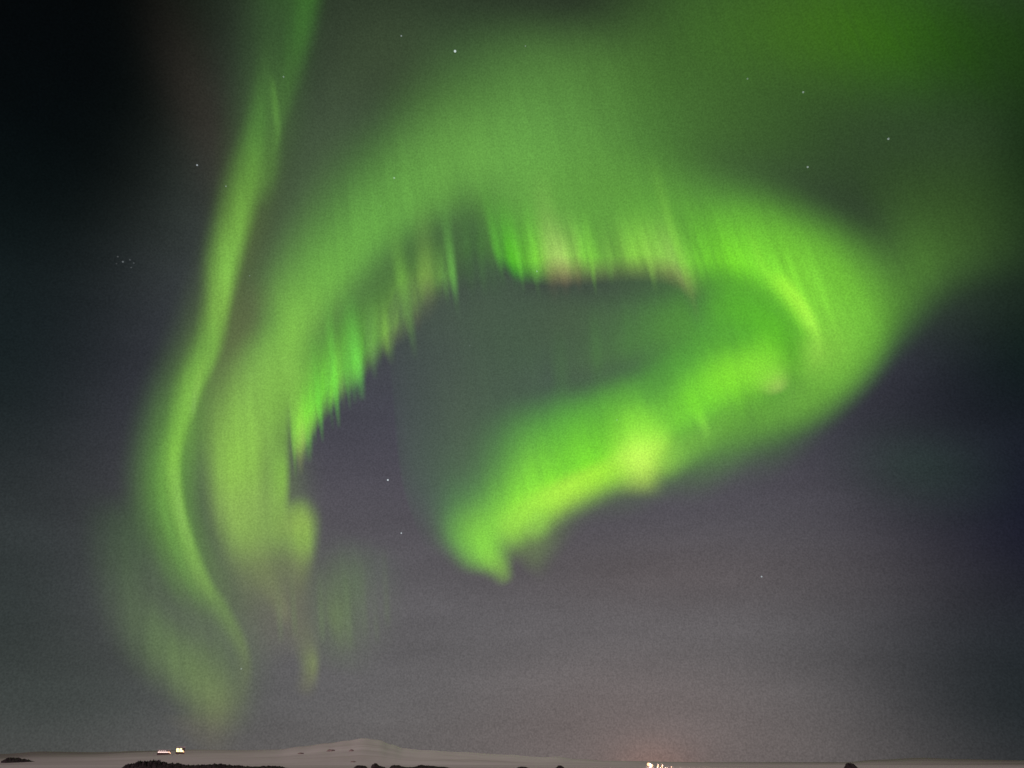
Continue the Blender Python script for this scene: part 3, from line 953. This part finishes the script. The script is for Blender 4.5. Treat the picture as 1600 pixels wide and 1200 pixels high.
# --- tall twisted streamers at the left
left = aurora('aurora_curtain', 340, 600, 'tall thin twisting pale green streamer at the left, running from the top edge downwards')
stream('glow', left, [(455, -60, 50, 60, .75, (54, 92, 44)), (440, 80, 55, 70, .6, (62, 96, 50)), (412, 220, 60, 60, .7, (76, 106, 58)), (372, 380, 56, 50, .75, (90, 112, 62)), (336, 520, 60, 60, .75, (92, 120, 64)),
                      (284, 660, 60, 62, .85, (102, 152, 68)), (266, 780, 60, 60, .85, (102, 152, 68)), (302, 900, 62, 58, .7, (102, 142, 72)), (360, 1000, 60, 60, .3, (98, 124, 76))], (80, 100, 58), ends=(0, .15))
stream('streamer', left, [(490, -60, 26.5, 23.4, 0.72, (66, 116, 48)), (474, 40, 23.4, 28.1, 0.68, (64, 112, 48)), (452, 120, 23.4, 26.5, 0.54, (72, 115, 54)), (430, 200, 17.2, 18.7, 0.45, (86, 132, 62)), (418, 270, 19.8, 20.3, 0.50, (96, 145, 64)),
                          (400, 330, 23.3, 24.3, 0.40, (100, 150, 66))], PG, ends=(0, .2))
stream('streamer', left, [(424, 110, 6, 6, .2, (95, 145, 65)), (430, 165, 7, 9, .6, (98, 150, 68)), (434, 205, 6, 8, .4, (98, 148, 68)), (428, 250, 6, 8, .1, (98, 145, 66))], PG, ends=(.2, .3))
stream('streamer', left, [(424, 40, 18.7, 20.3, 0.23, (72, 112, 54)), (408, 180, 20.3, 25.0, 0.72, (82, 130, 60)), (394, 270, 21.5, 40.6, 0.88, (100, 150, 64)), (376, 340, 23.3, 40.6, 0.93, (115, 168, 70)), (358, 410, 21.5, 38.5, 0.94, (126, 184, 76)),
                          (348, 480, 16.1, 32.5, 0.93, (130, 186, 76)), (334, 545, 16.1, 34.5, 0.91, (122, 182, 74)), (306, 610, 13.7, 33.6, 0.93, (128, 188, 76)), (284, 670, 14.4, 24.5, 0.83, (126, 186, 74)), (273, 720, 13.0, 22.0, 0.83, (132, 192, 76)),
                          (278, 780, 12.2, 22.0, 0.81, (132, 186, 82)), (295, 845, 12.2, 23.3, 0.79, (128, 180, 83)), (319, 905, 12.2, 24.5, 0.86, (126, 168, 85)), (348, 950, 13.0, 22.0, 0.75, (120, 154, 87)), (374, 1000, 13.0, 18.4, 0.68, (120, 142, 89)),
                          (384, 1045, 13.0, 15.9, 0.43, (115, 126, 89)), (372, 1110, 14.4, 14.7, 0.10, (112, 118, 89))], PG, ends=(.06, .06), nu=170, nv=24)
stream('streamer', left, [(326, 545, 5, 8, .1, (142, 196, 80)), (309, 600, 5, 8, .55, (142, 198, 86)), (304, 635, 4, 7, .65, (138, 190, 96)), (300, 662, 5, 7, .15, (130, 185, 80))], PG, ends=(.2, .3))
stream('streamer', left, [(272, 690, 6, 12, .1, (140, 200, 84)), (276, 760, 6, 12, .45, (138, 192, 90)), (288, 820, 6, 12, .4, (142, 190, 95)), (312, 885, 6, 12, .1, (138, 176, 93))], PG, ends=(.2, .3))
stream('streamer', left, [(268, 650, 9, 12, .1, (118, 172, 76)), (254, 720, 9, 12, .35, (116, 172, 76)), (256, 790, 9, 14, .5, (112, 166, 76)), (276, 860, 9, 14, .45, (108, 156, 78)), (306, 925, 9, 14, .35, (106, 146, 80)), (340, 985, 9, 14, .1, (104, 136, 82))], PG, ends=(.15, .2))
stream('streamer', left, [(244, 690, 10, 14, .1, (90, 136, 68)), (240, 770, 10, 14, .2, (90, 136, 68)), (254, 860, 10, 14, .2, (92, 132, 72)), (284, 950, 10, 16, .1, (94, 128, 76))], PG, ends=(.15, .2))
stream('glow', left, [(330, 850, 60, 60, .1, (98, 124, 76)), (345, 940, 70, 70, .4, (100, 124, 80)), (350, 1020, 70, 70, .45, (100, 122, 82)), (345, 1090, 60, 60, .35, (100, 116, 82)), (330, 1150, 60, 60, .1, (98, 108, 82))], PG, ends=(.15, .15), striae=0.4)
# faint outer wisp, lower left
wisp = aurora('aurora_curtain', 280, 1000, 'dim green wisp curving along the lower left, left of the twisting streamer')
stream('streamer', wisp, [(205, 760, 57, 69, 0.14, (78, 112, 66)), (200, 850, 53, 64, 0.45, (82, 110, 71)), (215, 930, 53, 64, 0.54, (92, 114, 79)), (252, 995, 53, 64, 0.68, (102, 126, 83)), (300, 1050, 57, 57, 0.72, (110, 132, 85)),
                          (335, 1100, 53, 53, 0.68, (114, 128, 87)), (325, 1150, 46, 69, 0.36, (110, 108, 87)), (300, 1175, 46, 57, 0.09, (106, 101, 87))], PG, ends=(.1, .1))

# --- second, wider streamer hanging from the foot of the arch
wide = aurora('aurora_curtain', 400, 760, 'wide pale green streamer hanging under the left foot of the arch')
stream('glow', wide, [(405, 420, 40, 50, .15, (96, 106, 70)), (385, 500, 36, 50, .45, (104, 112, 72)), (368, 580, 46, 60, .55, (112, 132, 76)), (384, 680, 76, 90, .8, (116, 148, 76)), (396, 780, 80, 80, .8, (116, 143, 81)),
                      (408, 870, 80, 80, .6, (110, 128, 85)), (436, 960, 80, 70, .45, (112, 114, 93)), (460, 1040, 60, 50, .2, (110, 111, 93))], PG, ends=(.1, .1))
stream('streamer', wide, [(456, 520, 46, 50, 0.54, (126, 184, 78)), (416, 600, 44, 56, 0.92, (134, 188, 82)), (386, 670, 50, 56, 0.95, (138, 190, 81)), (368, 730, 52, 40, 0.95, (144, 196, 82)), (372, 790, 52, 38, 0.95, (146, 188, 89)),
                          (388, 840, 46, 38, 0.89, (140, 176, 89)), (412, 890, 44, 40, 0.68, (124, 138, 91)), (436, 945, 36, 36, 0.34, (116, 118, 95))], PG, ends=(.1, .12), prof=(.8, .8))
stream('streamer', wide, [(452, 560, 40, 40, 0.76, (128, 188, 76)), (440, 640, 20, 40, 0.76, (128, 182, 76)), (440, 690, 12, 26, 0.65, (130, 182, 78)), (441, 740, 10, 24, 0.86, (136, 188, 80)), (438, 790, 12, 26, 0.81, (138, 180, 85)), (432, 840, 16, 30, 0.54, (132, 166, 87)), (426, 890, 24, 30, 0.20, (122, 138, 91))],
       PG, ends=(.15, .15), prof=(.7, 1))
stream('streamer', wide, [(452, 775, 26, 30, 0.22, (136, 176, 85)), (470, 812, 28, 50, 0.95, (140, 174, 85)), (475, 850, 22, 42, 0.95, (136, 170, 85)), (470, 895, 20, 30, 0.54, (126, 138, 91)), (462, 950, 26, 30, 0.38, (118, 118, 95)),
                          (478, 1000, 20, 26, 0.54, (118, 122, 95)), (488, 1035, 13, 22, 0.81, (124, 136, 93)), (482, 1068, 15, 20, 0.47, (120, 124, 93)), (466, 1090, 20, 16, 0.07, (114, 112, 95))], PG, ends=(.08, .08))
stream('streamer', wide, [(405, 870, 24, 30, 0.20, (116, 132, 87)), (425, 915, 20, 24, 0.47, (122, 132, 93)), (442, 955, 14, 18, 0.54, (124, 128, 99)), (446, 985, 12, 16, 0.07, (116, 114, 99))], PG, ends=(.2, .2))
small = aurora('aurora_curtain', 530, 960, 'small faint green smudge right of the wide streamer, above the mountain')
stream('streamer', small, [(535, 850, 40, 30, 0.11, (96, 100, 93)), (526, 915, 40, 26, 0.47, (106, 110, 95)), (526, 960, 30, 20, 0.88, (114, 128, 93)), (533, 995, 26, 16, 0.68, (110, 120, 95)), (545, 1030, 26, 14, 0.07, (102, 100, 99))], PG, ends=(.12, .12))
stream('glow', small, [(570, 830, 50, 50, .1, (90, 100, 90)), (545, 910, 66, 66, .6, (98, 118, 87)), (535, 990, 66, 66, .55, (100, 116, 89)), (520, 1060, 50, 50, .05, (96, 104, 90))], PG, ends=(.15, .15), striae=0.5)
for x, y0, y1, w, k in ((505, 1010, 880, 9, .35), (548, 1020, 890, 8, .3), (572, 1000, 860, 10, .3), (606, 985, 850, 9, .28), (590, 1010, 900, 8, .2), (462, 1000, 880, 8, .3), (440, 1010, 900, 8, .25)):
    stream('ray', small, [(x, y0, w, w, 0.0), (x - 2, y0 * .75 + y1 * .25, w, w, k), (x - 4, (y0 + y1) / 2, w, w, k * .8), (x - 8, y1, w, w, 0)], (112, 132, 94), ends=(.1, .1), nu=16, nv=10)
stream('streamer', small, [(600, 850, 40, 40, 0.11, (90, 94, 95)), (590, 930, 44, 40, 0.61, (98, 98, 98)), (572, 1000, 46, 46, 0.27, (100, 97, 100)), (560, 1040, 40, 40, 0.07, (100, 94, 101))], PG, ends=(.2, .2))

# ------------------------------------------------------------------ stars
STARMAT = {}


def star(x, y, size, bright, label, tint=(0.85, 0.95, 1.0), group='stars in the night sky'):
    key = (bright, tint)
    if key not in STARMAT:
        STARMAT[key] = glow_mat('star_light', tint, bright * 0.4)
    d = ray(x, y)
    p = CAM + d * 150000.0
    bm = bmesh.new()
    bmesh.ops.create_icosphere(bm, subdivisions=2, radius=150000.0 * size * 0.78 / F / 2)
    o = bm_obj('star', bm, STARMAT[key], None, p, smooth=True)
    tag(o, label, 'star', group)


star(711, 80, 4.6, 4.0, 'brightest white star, near the top edge left of centre')
star(627, 56, 3.0, 1.0, 'faint star up and left of the brightest star')
star(821, 72, 2.6, 1.0, 'faint star right of the brightest star near the top edge')
star(443, 120, 3.0, 1.6, 'star on the narrow top part of the tall left streamer')
star(308, 258, 3.2, 0.9, 'lone star in the dark sky just left of the tall streamer')
star(353, 291, 2.6, 0.9, 'faint star on the left rim of the tall streamer, below the lone star')
star(616, 278, 3.6, 2.6, 'clear white star on the broad body of the arch, left part')
star(595, 322, 2.8, 1.4, 'fainter star close below the clear white star on the arch')
star(1168, 123, 3.4, 2.0, 'leftmost of the bright stars in the dim veil at upper right')
star(1255, 144, 3.8, 2.4, 'star in the upper right veil, at the top of the kite of four')
star(1388, 217, 3.8, 2.2, 'rightmost star of the photo, in the dim veil at upper right')
star(1262, 261, 3.6, 2.2, 'lowest of the four bright stars in the upper right veil')
star(839, 424, 2.8, 2.4, 'tiny star at the rayed hem of the arch beside the pink patch')
star(734, 540, 3.0, 1.6, 'star in the grey hollow under the arch')
star(692, 540, 2.4, 0.7, 'very faint star left of the star in the grey hollow')
star(964, 656, 3.0, 2.4, 'star just above the brightest part of the swooping ribbon')
star(606, 750, 3.4, 1.8, 'bright star in the purple gap between streamer and loop')
star(627, 833, 2.8, 1.4, 'fainter star below the bright one in the purple gap')
star(1190, 901, 3.0, 1.1, 'lone star in the purple grey sky at lower right')
star(377, 1045, 2.6, 1.3, 'faint star at the lower end of the twisting streamer')
star(390, 431, 2.4, 0.8, 'faint star in the brownish gap right of the tall streamer')
star(484, 561, 2.8, 1.2, 'faint star at the left foot of the arch above the rays')
star(1043, 497, 2.2, 0.7, 'very faint star at the right end of the grey hollow')
PL = 'small tight star cluster at left'
star(192, 409, 3.4, 0.34, 'brightest star of the small cluster in the dark sky at left', group=PL)
star(184, 401, 2.8, 0.2, 'upper left star of the small cluster at left', group=PL)
star(203, 406, 2.8, 0.2, 'upper right star of the small cluster at left', group=PL)
star(209, 411, 2.6, 0.2, 'right outermost star of the small cluster at left', group=PL)
star(205, 418, 2.6, 0.2, 'lowest star of the small cluster at left', group=PL)
star(182, 412, 2.6, 0.13, 'dimmest star of the small cluster, at its lower left', group=PL)
